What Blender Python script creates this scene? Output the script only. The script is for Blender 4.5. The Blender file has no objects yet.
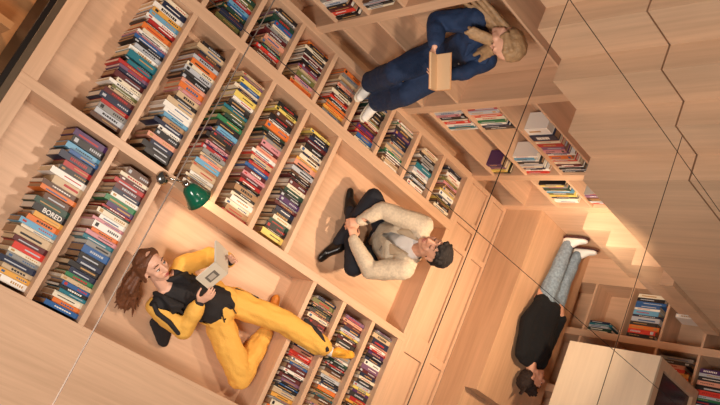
import bpy, bmesh, math, random
from mathutils import Vector, Matrix, noise, Quaternion
V = Vector
random.seed(11)
S = bpy.context.scene
COL = S.collection
# ------------------------------------------------------------------ materials
def lin(c):
    return tuple((v/12.92 if v <= .04045 else ((v+.055)/1.055)**2.4) for v in c)
def hexc(h):
    return lin(tuple(int(h[i:i+2], 16)/255 for i in (0, 2, 4)))
MATS = {}
def plain(name, h, rough=.6, metal=0., bump=0., bscale=60., emit=None, var=0.):
    if name in MATS: return MATS[name]
    m = bpy.data.materials.new(name); m.use_nodes = True
    nt = m.node_tree; b = nt.nodes['Principled BSDF']
    c = hexc(h)
    b.inputs['Base Color'].default_value = (*c, 1)
    b.inputs['Roughness'].default_value = rough; b.inputs['Metallic'].default_value = metal
    tc = nt.nodes.new('ShaderNodeTexCoord')
    if var > 0:
        n = nt.nodes.new('ShaderNodeTexNoise'); n.inputs['Scale'].default_value = bscale*.3; n.inputs['Detail'].default_value = 4
        nt.links.new(tc.outputs['Object'], n.inputs['Vector'])
        r = nt.nodes.new('ShaderNodeValToRGB')
        r.color_ramp.elements[0].position = .3; r.color_ramp.elements[1].position = .7
        r.color_ramp.elements[0].color = (*[v*(1-var) for v in c], 1); r.color_ramp.elements[1].color = (*[min(1, v*(1+var)) for v in c], 1)
        nt.links.new(n.outputs['Fac'], r.inputs['Fac']); nt.links.new(r.outputs['Color'], b.inputs['Base Color'])
    if bump > 0:
        n2 = nt.nodes.new('ShaderNodeTexNoise'); n2.inputs['Scale'].default_value = bscale; n2.inputs['Detail'].default_value = 3
        nt.links.new(tc.outputs['Object'], n2.inputs['Vector'])
        bp = nt.nodes.new('ShaderNodeBump'); bp.inputs['Strength'].default_value = bump; bp.inputs['Distance'].default_value = .01
        nt.links.new(n2.outputs['Fac'], bp.inputs['Height']); nt.links.new(bp.outputs['Normal'], b.inputs['Normal'])
    if emit: 
        b.inputs['Emission Color'].default_value = (*c, 1); b.inputs['Emission Strength'].default_value = emit
    MATS[name] = m; return m
def wood(name, h, axis=0, var=.1, rough=.42):
    key = name+'xyz'[axis]
    if key in MATS: return MATS[key]
    m = bpy.data.materials.new(key); m.use_nodes = True
    nt = m.node_tree; b = nt.nodes['Principled BSDF']; c = hexc(h)
    g = nt.nodes.new('ShaderNodeNewGeometry'); mp = nt.nodes.new('ShaderNodeMapping')
    sc = [34, 34, 34]; sc[axis] = 1.6; mp.inputs['Scale'].default_value = sc
    nt.links.new(g.outputs['Position'], mp.inputs['Vector'])
    n = nt.nodes.new('ShaderNodeTexNoise'); n.inputs['Scale'].default_value = 1; n.inputs['Detail'].default_value = 6; n.inputs['Roughness'].default_value = .6
    nt.links.new(mp.outputs['Vector'], n.inputs['Vector'])
    mp2 = nt.nodes.new('ShaderNodeMapping'); s2 = [6, 6, 6]; s2[axis] = .5; mp2.inputs['Scale'].default_value = s2
    nt.links.new(g.outputs['Position'], mp2.inputs['Vector'])
    n2 = nt.nodes.new('ShaderNodeTexNoise'); n2.inputs['Scale'].default_value = 1; n2.inputs['Detail'].default_value = 2
    nt.links.new(mp2.outputs['Vector'], n2.inputs['Vector'])
    mx = nt.nodes.new('ShaderNodeMath'); mx.operation = 'ADD'
    nt.links.new(n.outputs['Fac'], mx.inputs[0]); nt.links.new(n2.outputs['Fac'], mx.inputs[1])
    r = nt.nodes.new('ShaderNodeValToRGB')
    r.color_ramp.elements[0].position = .38; r.color_ramp.elements[1].position = .62
    dk = (1-var*1.3, 1-var*1.5, 1-var*1.7)
    r.color_ramp.elements[0].color = (*[v*k for v, k in zip(c, dk)], 1)
    r.color_ramp.elements[1].color = (*[min(1, v*(1+var*.7)) for v in c], 1)
    h2 = nt.nodes.new('ShaderNodeMath'); h2.operation = 'MULTIPLY'; h2.inputs[1].default_value = .5
    nt.links.new(mx.outputs[0], h2.inputs[0]); nt.links.new(h2.outputs[0], r.inputs['Fac'])
    nt.links.new(r.outputs['Color'], b.inputs['Base Color'])
    b.inputs['Roughness'].default_value = rough
    MATS[key] = m; return m
OAK = 'd6af8e'
def oak(ax): return wood('oak_', OAK, ax)
# ------------------------------------------------------------------ helpers
def link(o, parent=None):
    COL.objects.link(o)
    if parent: o.parent = parent
    return o
def tag(o, label=None, cat=None, group=None, kind=None):
    for k, v in (('label', label), ('category', cat), ('group', group), ('kind', kind)):
        if v: o[k] = v
    return o
def empty(name, loc, label, cat, group=None):
    o = bpy.data.objects.new(name, None); o.location = loc; o.empty_display_size = .05
    link(o); return tag(o, label, cat, group)
def bm_obj(name, bm, mat, parent=None, smooth=False):
    me = bpy.data.meshes.new(name)
    if parent is not None:
        bm.transform(Matrix.Translation(-V(parent_world(parent))))
    bm.normal_update(); bm.to_mesh(me); bm.free()
    for m in (mat if isinstance(mat, (list, tuple)) else [mat]): me.materials.append(m)
    if smooth:
        for p in me.polygons: p.use_smooth = True
    return link(bpy.data.objects.new(name, me), parent)
def parent_world(o):
    p = V((0, 0, 0))
    while o: p += o.location; o = o.parent
    return p
def bx(bm, x0, x1, y0, y1, z0, z1, bev=0., mi=0):
    r = bmesh.ops.create_cube(bm, size=1)
    vs = r['verts']
    for v in vs: v.co = V((x0+(v.co.x+.5)*(x1-x0), y0+(v.co.y+.5)*(y1-y0), z0+(v.co.z+.5)*(z1-z0)))
    fs = set(f for v in vs for f in v.link_faces)
    for f in fs: f.material_index = mi
    if bev > 0:
        bmesh.ops.bevel(bm, geom=list(set(e for v in vs for e in v.link_edges)), offset=bev, segments=2, profile=.5, affect='EDGES')
    return vs
def board(name, x0, x1, y0, y1, z0, z1, mat, parent=None, bev=.002):
    bm = bmesh.new(); bx(bm, x0, x1, y0, y1, z0, z1, bev)
    return bm_obj(name, bm, mat, parent)
def prism(bm, pts, ax, a0, a1):
    """extrude polygon pts (2D in the two other axes, cyclic order) along axis ax"""
    def mk(p, a):
        if ax == 2: return (p[0], p[1], a)
        if ax == 0: return (a, p[0], p[1])
        return (p[0], a, p[1])
    A = [bm.verts.new(mk(p, a0)) for p in pts]; B = [bm.verts.new(mk(p, a1)) for p in pts]
    bm.faces.new(A); bm.faces.new(B[::-1])
    for i in range(len(pts)):
        j = (i+1) % len(pts); bm.faces.new((A[j], A[i], B[i], B[j]))
    bmesh.ops.recalc_face_normals(bm, faces=bm.faces)
def struct(o): o['kind'] = 'structure'; return o

# ------------------------------------------------------------------ the setting
FZ = -.26
struct(board('floor', -2.62, 1.02, -3.2, -1.803, -.3, 0, oak(0), bev=0))
def niche(name, x0, x1, y0, y1, label):
    o = empty(name, ((x0+x1)/2, (y0+y1)/2, FZ), label, 'alcove'); o.location.z = FZ-.02
    return o
# big built-in floor bookcase, split in its units
T = .04
def unit_uprights(par, xs, y0, y1, z0=FZ, t=T):
    for x in xs: board('upright', x-t, x, y0, y1, z0, 0, oak(1), par)
G = [-1.87, -1.50, -1.135, -.77, -.41, -.05, .305, .66, 1.02]
# lower-left unit
u = empty('bookcase', (-2.0, -1.27, FZ-.02), 'two-column oak bookcase at lower left with a wide bare margin', 'bookcase')
board('side_panel', -2.62, -2.515, -1.803, -.737, FZ, 0, oak(1), u)
unit_uprights(u, [-1.89, -1.53], -1.775, -.737)
board('back_panel', -2.62, -1.53, -1.803, -.737, FZ-.02, FZ, oak(0), u, 0)
board('rail', -2.62, -1.53, -1.803, -1.7751, FZ, .001, oak(0), u)
# reading alcove of the woman in yellow
n = empty('alcove', (-.8, -1.25, FZ-.02), 'shallow oak alcove where the woman in yellow reclines', 'alcove')
board('back_panel', -1.53, -.05, -1.803, -.737, FZ-.02, FZ, oak(0), n, 0)
board('side_panel', -.09, -.05, -1.775, -.737, FZ, 0, oak(1), n)
board('rail', -1.53, -.05, -1.803, -1.775, FZ, .001, oak(0), n)
# lower-right three-column unit
u = empty('bookcase', (.48, -1.27, FZ-.02), 'three-column oak bookcase beneath the yellow shoe', 'bookcase')
board('back_panel', -.05, 1.02, -1.803, -.737, FZ-.02, FZ, oak(0), u, 0)
unit_uprights(u, [.295, .65], -1.775, -.737)
board('side_panel', .945, 1.02, -1.775, -.737, FZ, 0, oak(1), u)
board('rail', -.05, 1.02, -1.803, -1.775, FZ, .001, oak(0), u)
# upper-left five-column unit
u = empty('bookcase', (-1.6, -.18, FZ-.02), 'five-column oak bookcase left of the seated man', 'bookcase')
board('side_panel', -2.62, -2.515, -.675, .9, FZ, -.004, oak(1), u)
board('back_panel', -2.62, -.41, -.675, .32, FZ-.02, FZ, oak(0), u, 0)
unit_uprights(u, [-1.88, -1.495, -1.13, -.77, -.41], -.675, .32)
board('rail', -2.62, -.05, -.737, -.675, FZ, .001, oak(0), u)
# alcove of the seated man
n = empty('alcove', (.3, -.18, FZ-.02), 'shallow oak alcove where the man in beige sits', 'alcove')
board('back_panel', -.41, 1.02, -.675, .32, FZ-.02, FZ, oak(0), n, 0)
board('side_panel', .98, 1.02, -.675, .32, FZ, 0, oak(1), n)
board('rail', -.05, 1.02, -.737, -.675, FZ, .001, oak(0), n)
# upper row
u = empty('bookcase', (-.6, .6, FZ-.02), 'long oak row of short bookcase columns above the alcoves', 'bookcase')
board('back_panel', -2.515, 1.02, .32, .9, FZ-.02, FZ, oak(0), u, 0)
board('rail', -2.515, 1.02, .32, .405, FZ, .001, oak(0), u)
board('rail', -2.515, 1.02, .84, .9, FZ, .001, oak(0), u)
unit_uprights(u, G, .405, .84)
# cabinet with doors
cab = empty('cabinet', (1.31, -.4, -.28), 'oak cabinet with recessed door panels beside the alcove', 'cabinet')
board('body', 1.02, 1.61, -2.6, .88, -.28, -.024, oak(0), cab, 0)
bm = bmesh.new()
X = [1.02, 1.07, 1.31, 1.405, 1.58, 1.61]
for i in (0, 2, 4): bx(bm, X[i], X[i+1], -2.6, .88, -.024, 0, .0015)
c1 = [(.84, .88), (.44, .53), (.22, .27), (-.80, -.62)]; c2 = [(.84, .88), (.25, .30), (-.76, -.69)]
for a, b in c1: bx(bm, 1.07, 1.31, a, b, -.024, 0, .0015)
for a, b in c2: bx(bm, 1.405, 1.58, a, b, -.024, 0, .0015)
bm_obj('frame', bm, oak(1), cab)
for (x0, x1, cs) in ((1.07, 1.31, c1), (1.405, 1.58, c2)):
    ys = cs+[(-2.6, -2.55)]
    for i in range(len(ys)-1):
        board('door', x0+.004, x1-.004, ys[i+1][1]+.004, ys[i][0]-.004, -.0235, -.018, oak(1), cab, .0015)
# bench platform
BEN = empty('bench', (2.05, 0, 0), 'long raised oak bench on which the person in black lies', 'bench')
board('seat', 1.612, 2.51, -.833, .88, 0, .4, wood('oakbench_', 'd0a682', 1), BEN, 0)
board('step', 1.612, 2.51, -2.6, -.833, 0, .27, wood('oakbench_', 'd0a682', 1), BEN, 0)
struct(board('wall_back', 1.575, 2.8, .88, .93, -.3, 1.9, oak(2), bev=0))
# ------------------------------------------------------------------ wall bookcase (vertical, behind the long row)
WB = empty('wall_bookcase', (.2, 1.0, -.3), 'tall oak wall bookcase with the woman in navy seated in it', 'bookcase')
D0, D1 = .88, 1.13
for x0, x1 in ((-1.065, -.99), (-.012, .07), (1.02, 1.1), (1.54, 1.575)):
    board('upright', x0, x1, D0, D1, -.3, 1.795, oak(2), WB)
board('back_panel', -2.0, 1.575, D1, D1+.02, -.3, 1.795, oak(2), WB, 0)
board('base', -2.4, 1.6, .9005, D1+.02, -.32, -.3, oak(0), WB, 0)
LV = [.25, .6, .95, 1.29, 1.66]
for x0, x1, lv in ((-2.0, -1.065, LV), (-.99, -.012, [.25, .62, 1.69]), (.07, 1.02, LV), (1.1, 1.54, LV)):
    for z in lv: board('shelf', x0, x1, D0+.001, D1, z-.02, z, oak(0), WB)
# ------------------------------------------------------------------ wall bookcase at the right, behind the bench
WC = empty('wall_bookcase', (2.65, 0, .38), 'low oak wall bookcase behind the bench, open square cubbies', 'bookcase')
for y0, y1 in ((.617, .88), (.09, .155), (-.48, -.41), (-1.1, -1.04)):
    board('rail', 2.511, 2.78, y0, y1, .2, 3.4, oak(2), WC)
board('back_panel', 2.78, 2.8, -1.1, .88, .2, 3.4, oak(2), WC, 0)
for i in range(9):
    z = .58+i*.372
    for y0, y1 in ((.155, .617), (-.41, .09), (-1.04, -.48)):
        board('divider', 2.512, 2.78, y0, y1, z-.022, z, oak(1), WC)
board('side_panel', 2.512, 2.78, -1.04, .617, .2, .225, oak(1), WC)
# ------------------------------------------------------------------ staircases
def stair_wall(name, z0, z1, label):
    pts = [(-1.32, 1.32), (-1.32, 1.155), (-1.015, 1.155), (-1.015, .995), (-.713, .995), (-.713, .83), (-.421, .83), (-.421, .66), (-.121, .66), (-.121, .49), (.18, .49), (.18, .315), (3.2, .315), (3.2, 1.32)]
    bm = bmesh.new(); prism(bm, pts, 2, z0, z1)
    o = bm_obj(name, bm, wood('oakstair_', 'e0bc9a', 2, .09)); return tag(o, label, 'stair side')
stair_wall('stair_casing', 1.8, 2.505, 'pale oak zigzag stair casing covering the wall bookcase corner')
stair_wall('stair_casing', 2.517, 3.5, 'outer pale oak zigzag stair casing at the right edge, past the groove')
bm = bmesh.new()
st = [(.88, .87)]
ys = [.711, .566, .42, .275]
pts = [(.879, .87), (ys[0], .87), (ys[0], 1.14), (ys[1], 1.14), (ys[1], 1.415), (ys[2], 1.415), (ys[2], 1.69), (ys[3], 1.69), (ys[3], 1.798), (.879, 1.798)]
prism(bm, pts, 0, 1.61, 2.509)
tag(bm_obj('staircase', bm, wood('oakstair_', 'e0bc9a', 2, .09)), 'underside of small oak steps above the sneakers of the lying person', 'staircase')
# ------------------------------------------------------------------ big pale box unit
bxo = empty('wall_cabinet', (2.15, -.7, .975), 'pale box cabinet with dark inset side jutting over the bench', 'cabinet')
cream = wood('cream_', 'efdcc0', 1, .05, .4)
board('front_panel', 1.8, 1.83, -1.6, -.215, .975, 1.762, cream, bxo)
board('carcass', 1.83, 2.509, -1.6, -.235, .975, 1.72, oak(2), bxo, 0)
bm = bmesh.new()
bx(bm, 1.83, 1.9, -1.6, -.215, 1.72, 1.762, .002); bx(bm, 2.44, 2.509, -1.6, -.215, 1.72, 1.762, .002); bx(bm, 1.9, 2.44, -.29, -.215, 1.72, 1.762, .002)
bm_obj('frame', bm, oak(1), bxo)
board('dark_panel', 1.9, 2.44, -1.6, -.29, 1.72, 1.732, plain('plumglass', '3a2733', .25), bxo, .001)
# ------------------------------------------------------------------ dark steel beam and dim rooms beyond
mb = empty('steel_beam', (-2.67, 0, -.3), 'dark steel beam at the top-left corner', 'beam')
board('outer_flange', -2.70, -2.665, -3, 1.4, -.3, -.002, plain('steel_black', '1d1613', .35, .4), mb)
board('inner_flange', -2.665, -2.622, -3, 1.4, -.3, 0, plain('steel_grey', '5d4d3c', .4, .4, var=.1), mb)
SB = empty('bookcase', (-3.3, -.2, -.63), 'dim bookcase on the lower level beyond the steel beam', 'bookcase')
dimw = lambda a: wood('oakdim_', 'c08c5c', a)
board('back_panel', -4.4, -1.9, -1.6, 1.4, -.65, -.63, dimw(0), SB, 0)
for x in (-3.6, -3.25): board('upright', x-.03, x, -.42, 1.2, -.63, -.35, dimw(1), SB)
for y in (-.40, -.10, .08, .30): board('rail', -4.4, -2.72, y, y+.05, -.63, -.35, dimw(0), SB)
# ------------------------------------------------------------------ ceiling joints (thin dark joints of the mirrored ceiling)
jm = plain('joint_dark', '1a120e', .9); jl = plain('joint_grey', '6a5a4e', .9, 0)
def joint(i, a, b, r, m):
    bm = bmesh.new(); a, b = V(a), V(b); d = b-a
    bmesh.ops.create_cone(bm, cap_ends=True, segments=8, radius1=r, radius2=r, depth=d.length)
    bm.transform(Matrix.Translation((a+b)/2) @ d.to_track_quat('Z', 'Y').to_matrix().to_4x4())
    struct(bm_obj('trim_%d' % i, bm, m))
joint(2, (-1.614, -3.2, 2.8), (-1.614, .6, 2.8), .0019, jm)
joint(3, (-2.775, -3.2, 2.8), (-2.775, .6, 2.8), .0022, jl)
joint(4, (-.495, -3.2, 2.8), (-.495, .16, 2.8), .0019, jm)
joint(5, (-3.6, -1.03, 2.804), (.4, -1.00, 2.804), .0014, jm)
joint(6, (-1.61, .095, 2.804), (.6, .03, 2.804), .0018, plain('joint_brown', '33241b', .9))

# ------------------------------------------------------------------ books
PAL = {'black': '1d1a1c', 'charcoal': '33302f', 'navy': '1d2740', 'blue': '2a5c94', 'teal': '1f7280', 'sky-blue': '6aa5c4', 'green': '2e7a4d', 'forest': '1f4234',
       'maroon': '5a1f22', 'red': 'b02a28', 'scarlet': 'd43a2c', 'orange': 'dd7430', 'amber': 'e2a54a', 'yellow': 'e6cc68', 'cream': 'e6d8bd', 'white': 'eee8dd',
       'beige': 'cbb08c', 'tan': 'a9825c', 'brown': '5b3a28', 'grey': '8c8a86', 'silver': 'b9bcc0', 'pink': 'cf8d92', 'mauve': '7a5672', 'purple': '4b2a5c', 'olive': '6b6b3a', 'salmon': 'dd9a80'}
W = {'black': 17, 'charcoal': 10, 'navy': 8, 'blue': 4, 'teal': 3, 'sky-blue': 3, 'green': 1.5, 'forest': 3, 'maroon': 7, 'red': 5, 'scarlet': 3, 'orange': 4, 'amber': 2, 'yellow': 1.2,
     'cream': 12, 'white': 11, 'beige': 7, 'tan': 3, 'brown': 6, 'grey': 4, 'silver': 4, 'pink': 3, 'mauve': 3, 'purple': 2, 'olive': 2, 'salmon': 3}
TIT = {'white': 'efe8dc', 'gold': 'b98d55', 'black': '1b1919', 'red': 'b32a26', 'yellow': 'd6b85a', 'blue': '3d5f86', 'silver': 'b9bcc0'}
DARK = ('black', 'charcoal', 'navy', 'blue', 'teal', 'green', 'forest', 'maroon', 'red', 'brown', 'mauve', 'purple', 'olive', 'scarlet')
def cmat(n): return plain('cover_'+n, PAL[n], .42)
def tmat(n): return plain('ink_'+n, TIT[n], .45)
PAGES = [plain('pages_cream', 'd8c4a0', .8), plain('pages_brown', 'a98765', .8), plain('pages_white', 'e6ddcc', .8)]
def add_book_geo(bm, kind, M_, h, w, t, seed, mis):
    """local frame: x = height of the book, y = thickness, z = spine outward; origin at bottom centre"""
    rr = random.Random(seed); vs = []
    if kind == 'cover':
        c = .0025
        vs += bx(bm, 0, h, -t/2, -t/2+c, 0, w); vs += bx(bm, 0, h, t/2-c, t/2, 0, w)
        r = bmesh.ops.create_cube(bm, size=1)['verts']
        for v in r: v.co = V(((v.co.x+.5)*h, v.co.y*t*(.86 if v.co.z > 0 else 1), w-.004+(v.co.z+.5)*.004))
        vs += r
    elif kind == 'pages':
        vs += bx(bm, .003, h-.003, -t/2+.0026, t/2-.0026, .003, w-.004)
    else:
        z0 = w-.0002; tt = t*.43*rr.uniform(.35, .8); a = .15*h
        st = rr.choice('abcd')
        def seg(x0, x1, y0, y1): return bx(bm, x0, x1, y0, y1, z0, z0+.0008)
        if st == 'a': 
            x = h*.22
            while x < h*.7: 
                l = rr.uniform(.006, .016); vs += seg(x, x+l, -tt*.7, tt*.7); x += l+.004
        elif st == 'b': vs += seg(.12*h, .62*h, -tt*.45, tt*.45); 
        elif st == 'c': vs += seg(.25*h, .85*h, 0, tt*.9); pass
        else:
            vs += seg(.82*h, .93*h, -tt, tt); x = h*.1
            while x < h*.45: vs += seg(x, x+.009, -tt*.6, tt*.6); x += .014
    vs = list(set(vs))
    if mis is not None:
        for f in set(f for v in vs for f in v.link_faces): f.material_index = mis
    if M_ is not None: bmesh.ops.transform(bm, matrix=M_, verts=vs)
BOOKS = []
def frame_matrix(pos, xd, yd, zd):
    m = Matrix((xd, yd, zd)).transposed().to_4x4(); m.translation = pos; return m
# columns in the floor bookcases: (name, x of the upright they lean on, y0, y1, phrase, gap at far end)
camp = V((-3.70682707, -2.08050554, 4.78444659))
Rm = ((0.63653129, 0.3925641, 0.66386847), (-0.50927875, 0.86035869, -0.02044693), (-0.57919173, -0.32507899, 0.74756978))
def proj(p):
    q = V(p)-camp; c = [sum(Rm[i][j]*q[j] for j in range(3)) for i in range(3)]
    return 360+816.935*c[0]/-c[2], 202.5-816.935*c[1]/-c[2]
def pick(rr, hint=None):
    return rr.choices(list(W), list(W.values()))[0]
def column(xr, y0, y1, phrase, grp, h0=.17, h1=.235, tavg=.0275, seed=0, w0=.19, w1=.212, forced=None):
    rr = random.Random(seed); y = y1; prev = None; col = []
    forced = dict(forced or {})
    while True:
        t = max(.012, min(.055, rr.gauss(tavg, .0085)))
        if y-t < y0: break
        yc = y-t/2; h = rr.uniform(h0, h1)
        w = rr.uniform(w0, w1)
        c = pick(rr)
        while c == prev: c = pick(rr)
        for k in list(forced):
            if y-t <= k <= y: c = forced.pop(k)
        px = proj((xr-.1, yc, -.1))
        if -12 < px[0] < 730 and -14 < px[1] < 418:
            col.append(dict(pos=V((xr, yc, FZ+.0005)), h=h, w=w, t=t-.001, c=c, fr=(V((-1, 0, 0)), V((0, -1, 0)), V((0, 0, 1))), phrase=phrase, grp=grp, seed=rr.random()))
        prev = c; y -= t
    for i, b in enumerate(col):
        b['p'] = col[i-1]['c'] if i else None; b['n'] = col[i+1]['c'] if i+1 < len(col) else None
    BOOKS.extend(col)
xL = [-1.93, -1.57]; 
column(xL[0], -1.765, -.755, 'outermost left column', 'books in the outermost left column', seed=1, h0=.19, h1=.25, tavg=.034, forced={-.78: 'purple', -.85: 'sky-blue', -.9: 'blue', -1.02: 'black', -1.27: 'black', -1.33: 'amber', -1.4: 'sky-blue', -1.7: 'amber'})
column(xL[1], -1.765, -.77, "column beside reclining woman's head", 'books beside the reclining woman', seed=2, h0=.18, h1=.235, tavg=.031, forced={-.85: 'maroon', -1.02: 'green', -1.3: 'teal', -1.37: 'blue', -1.45: 'navy', -1.5: 'navy', -1.55: 'green', -1.6: 'blue', -1.65: 'teal', -1.73: 'blue'})
column(-1.92, -.665, .31, 'wide top-left tray', 'books in the wide top-left tray', seed=3, h0=.19, h1=.25, tavg=.030, forced={-.42: 'beige', .15: 'sky-blue'})
column(-1.535, -.665, .24, 'column ending at lamp bracket', 'books above the lamp bracket', seed=4, h0=.18, h1=.24, tavg=.031, forced={-.1: 'orange', -.3: 'white', -.33: 'white'})
column(-1.17, -.665, .25, 'column above green lampshade', 'books above the green lampshade', seed=5, h0=.18, h1=.23)
column(-.81, -.665, .26, 'second column left of seated man', 'books two columns from the seated man', seed=6, h0=.18, h1=.23)
column(-.45, -.665, .26, 'column next to seated man', 'books next to the seated man', seed=7, h0=.18, h1=.235)
rowp = ['first short column at top edge', 'second short column from top edge', 'third short column from top edge', 'short column above middle of row', 'short column left of white sneaker', 'short column under white sneaker', 'short column right of sneaker', 'short column second from cabinet doors', 'short column beside cabinet doors']
for i, x in enumerate(G):
    column(x-T, .41, .80 if i % 2 else .83, rowp[i], 'books in the long upper row', seed=20+i*3, h0=.175, h1=.225, tavg=.0245)
column(.255, -1.77, -.79, 'column under woman\'s yellow knee', 'books in the lower three columns', seed=51, h0=.19, h1=.235, tavg=.025)
column(.61, -1.77, -.79, 'column under yellow shoe', 'books in the lower three columns', seed=52, h0=.19, h1=.235, tavg=.025)
column(.945-.0, -1.77, -.76, 'lower column nearest cabinet doors', 'books in the lower three columns', seed=53, h0=.18, h1=.225, tavg=.025)
_n = len(BOOKS)
_f = FZ; FZ = -.6295
column(-2.76, -.75, -.405, 'dim bookcase beyond steel beam', 'books beyond the steel beam', seed=91, h0=.16, h1=.2, tavg=.026, w0=.2, w1=.25)
column(-2.95, -.75, -.405, 'second dim column beyond steel beam', 'books beyond the steel beam', seed=92, h0=.12, h1=.14, tavg=.026, w0=.2, w1=.25)
FZ = _f
# books of the vertical bookcase: height along Z, thickness along X, spine to -Y
def pile(x0, x1, z, phrase, seed, cols, h=(.2, .27), w=(.17, .22), tavg=.03, grp='books in the wall bookcase', yf=.90, hl=None):
    rr = random.Random(seed); x = x1; col = []
    for c in cols:
        t = max(.012, min(.06, rr.gauss(tavg, .008)))
        if isinstance(c, tuple): c, t = c
        if x-t < x0: break
        hh = rr.uniform(*h); ww = rr.uniform(*w)
        col.append(dict(pos=V((x-t/2, D1-.002, z+.0005)) if False else V((x-t/2, yf+ww+rr.uniform(0, .015), z+.0005)), h=hh, w=ww, t=t-.001, c=c, fr=(V((0, 0, 1)), V((1, 0, 0)), V((0, -1, 0))), phrase=phrase, grp=grp, seed=rr.random()))
        x -= t
    for i, b in enumerate(col):
        b['p'] = col[i-1]['c'] if i else None; b['n'] = col[i+1]['c'] if i+1 < len(col) else None
    BOOKS.extend(col)
pile(.07, .36, .25, 'first cubby below woman\'s seat', 61, ['white', 'teal', 'white', 'scarlet', 'cream', 'black', 'pink', 'silver', 'cream', 'grey'], h=(.24, .3), tavg=.028)
pile(.07, .38, .6, 'cubby second from woman\'s seat', 62, ['charcoal', 'navy', 'white', 'green', 'cream', 'scarlet', 'salmon', 'silver', 'red', 'white', 'grey'], h=(.24, .31), tavg=.028)
pile(.7, 1.02, .25, 'small stack above the shelf corner', 63, ['black', 'yellow', 'mauve', 'black', 'purple'], h=(.15, .18), w=(.12, .16), tavg=.028)
pile(.6, 1.02, .6, 'pile below the white comic cover', 64, ['scarlet', 'white', 'navy', 'cream', 'silver', 'charcoal', 'white', 'sky-blue', 'white'], h=(.2, .25), w=(.14, .17), tavg=.03)
pile(.3, 1.02, .95, 'large pile under white box', 65, ['charcoal', 'silver', 'black', 'white', 'maroon', 'cream', 'scarlet', 'cream', 'orange', 'white', 'purple', 'pink', 'mauve', 'silver', 'red', 'cream', 'orange', ('navy', .07), ('white', .085)], h=(.2, .25), w=(.135, .16), tavg=.026)
pile(1.15, 1.5, .6, 'pile of comics on lower shelf', 66, ['white', 'cream', 'navy', 'yellow', 'olive', 'sky-blue', 'white', 'forest', 'grey', 'yellow', 'black'], h=(.22, .27), tavg=.027)
pile(1.3, 1.53, .95, 'few books at step corner', 67, ['scarlet', 'silver', 'charcoal', 'brown', 'mauve', 'grey'], h=(.2, .26), tavg=.024)
pile(-1.35, -1.065, .25, 'corner pile at top edge', 68, ['black', 'brown', 'scarlet', 'maroon', 'black', 'silver', 'white', 'grey'], h=(.2, .25), tavg=.03)
pile(-1.4, -1.09, .6, 'magazines at top edge', 69, ['cream', 'charcoal', 'black', 'silver', 'brown'], h=(.24, .27), tavg=.02)
# right wall bookcase: height along Z, thickness along Y, spine to -X
def pilec(y0, z, phrase, seed, cols, h=(.2, .27), w=(.14, .2), tavg=.03, tilt=0.):
    rr = random.Random(seed); y = y0; col = []
    for c in cols:
        t = max(.014, min(.06, rr.gauss(tavg, .007))); hh = rr.uniform(*h); ww = rr.uniform(*w)
        xd = V((0, -math.sin(tilt), math.cos(tilt))); yd = V((0, math.cos(tilt), math.sin(tilt))); zd = V((-1, 0, 0))
        col.append(dict(pos=V((2.54+ww, y+t/2, z)), h=hh, w=ww, t=t-.001, c=c, fr=(xd, -yd, zd), phrase=phrase, grp='books in the right wall bookcase', seed=rr.random()))
        y += t
    for i, b in enumerate(col):
        b['p'] = col[i-1]['c'] if i else None; b['n'] = col[i+1]['c'] if i+1 < len(col) else None
    BOOKS.extend(col)
pilec(.16, .60, 'leaning stack behind lying person', 71, ['cream', 'forest', 'silver', 'teal', 'navy'], h=(.2, .24), tavg=.018, tilt=-.0)
pilec(.22, .985, 'stack with big orange volume', 72, [], tavg=.04)
pilec(.17, .99, 'stack beside the blue volumes', 73, ['black', 'scarlet', 'orange', 'charcoal', 'silver', 'navy', 'sky-blue', 'white', 'blue', 'blue', 'black', 'cream'], h=(.22, .3), tavg=.033)
pilec(.4, 1.38, 'half-hidden stack below the stairs', 74, ['white', 'charcoal', 'silver', 'black'], h=(.2, .26), tavg=.03)
pilec(-.32, 1.34, 'stack behind the pale box cabinet', 75, ['maroon', 'orange', 'black', 'charcoal', 'maroon', 'orange', 'amber', 'scarlet', 'salmon', 'charcoal', 'grey'], h=(.24, .3), tavg=.035)
pilec(-.41, 1.71, 'rightmost stack below the rail', 76, ['charcoal', 'red', 'white', 'navy', 'green', 'silver', 'scarlet', 'black', 'salmon', 'charcoal', 'silver', 'purple'], h=(.22, .3), tavg=.035)
pilec(-.9, 1.71, 'rightmost stack at bottom corner', 77, ['black', 'navy', 'silver', 'white', 'red', 'forest', 'charcoal', 'green'], h=(.22, .3), tavg=.035)
def px_area(b):
    x, y, z = b['fr']; c = b['pos']+z*b['w']
    a = proj(c-y*b['t']/2); d = proj(c+y*b['t']/2); e = proj(c+x*b['h']-y*b['t']/2)
    if not (-5 < (a[0]+e[0])/2 < 725 and -5 < (a[1]+e[1])/2 < 410): return 0
    return abs((d[0]-a[0])*(e[1]-a[1])-(d[1]-a[1])*(e[0]-a[0]))
for b in BOOKS: b['area'] = px_area(b)
order = sorted(BOOKS, key=lambda b: -b['area'])
big = order[:298]; small = order[298:]
used = set()
bored = None
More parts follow.
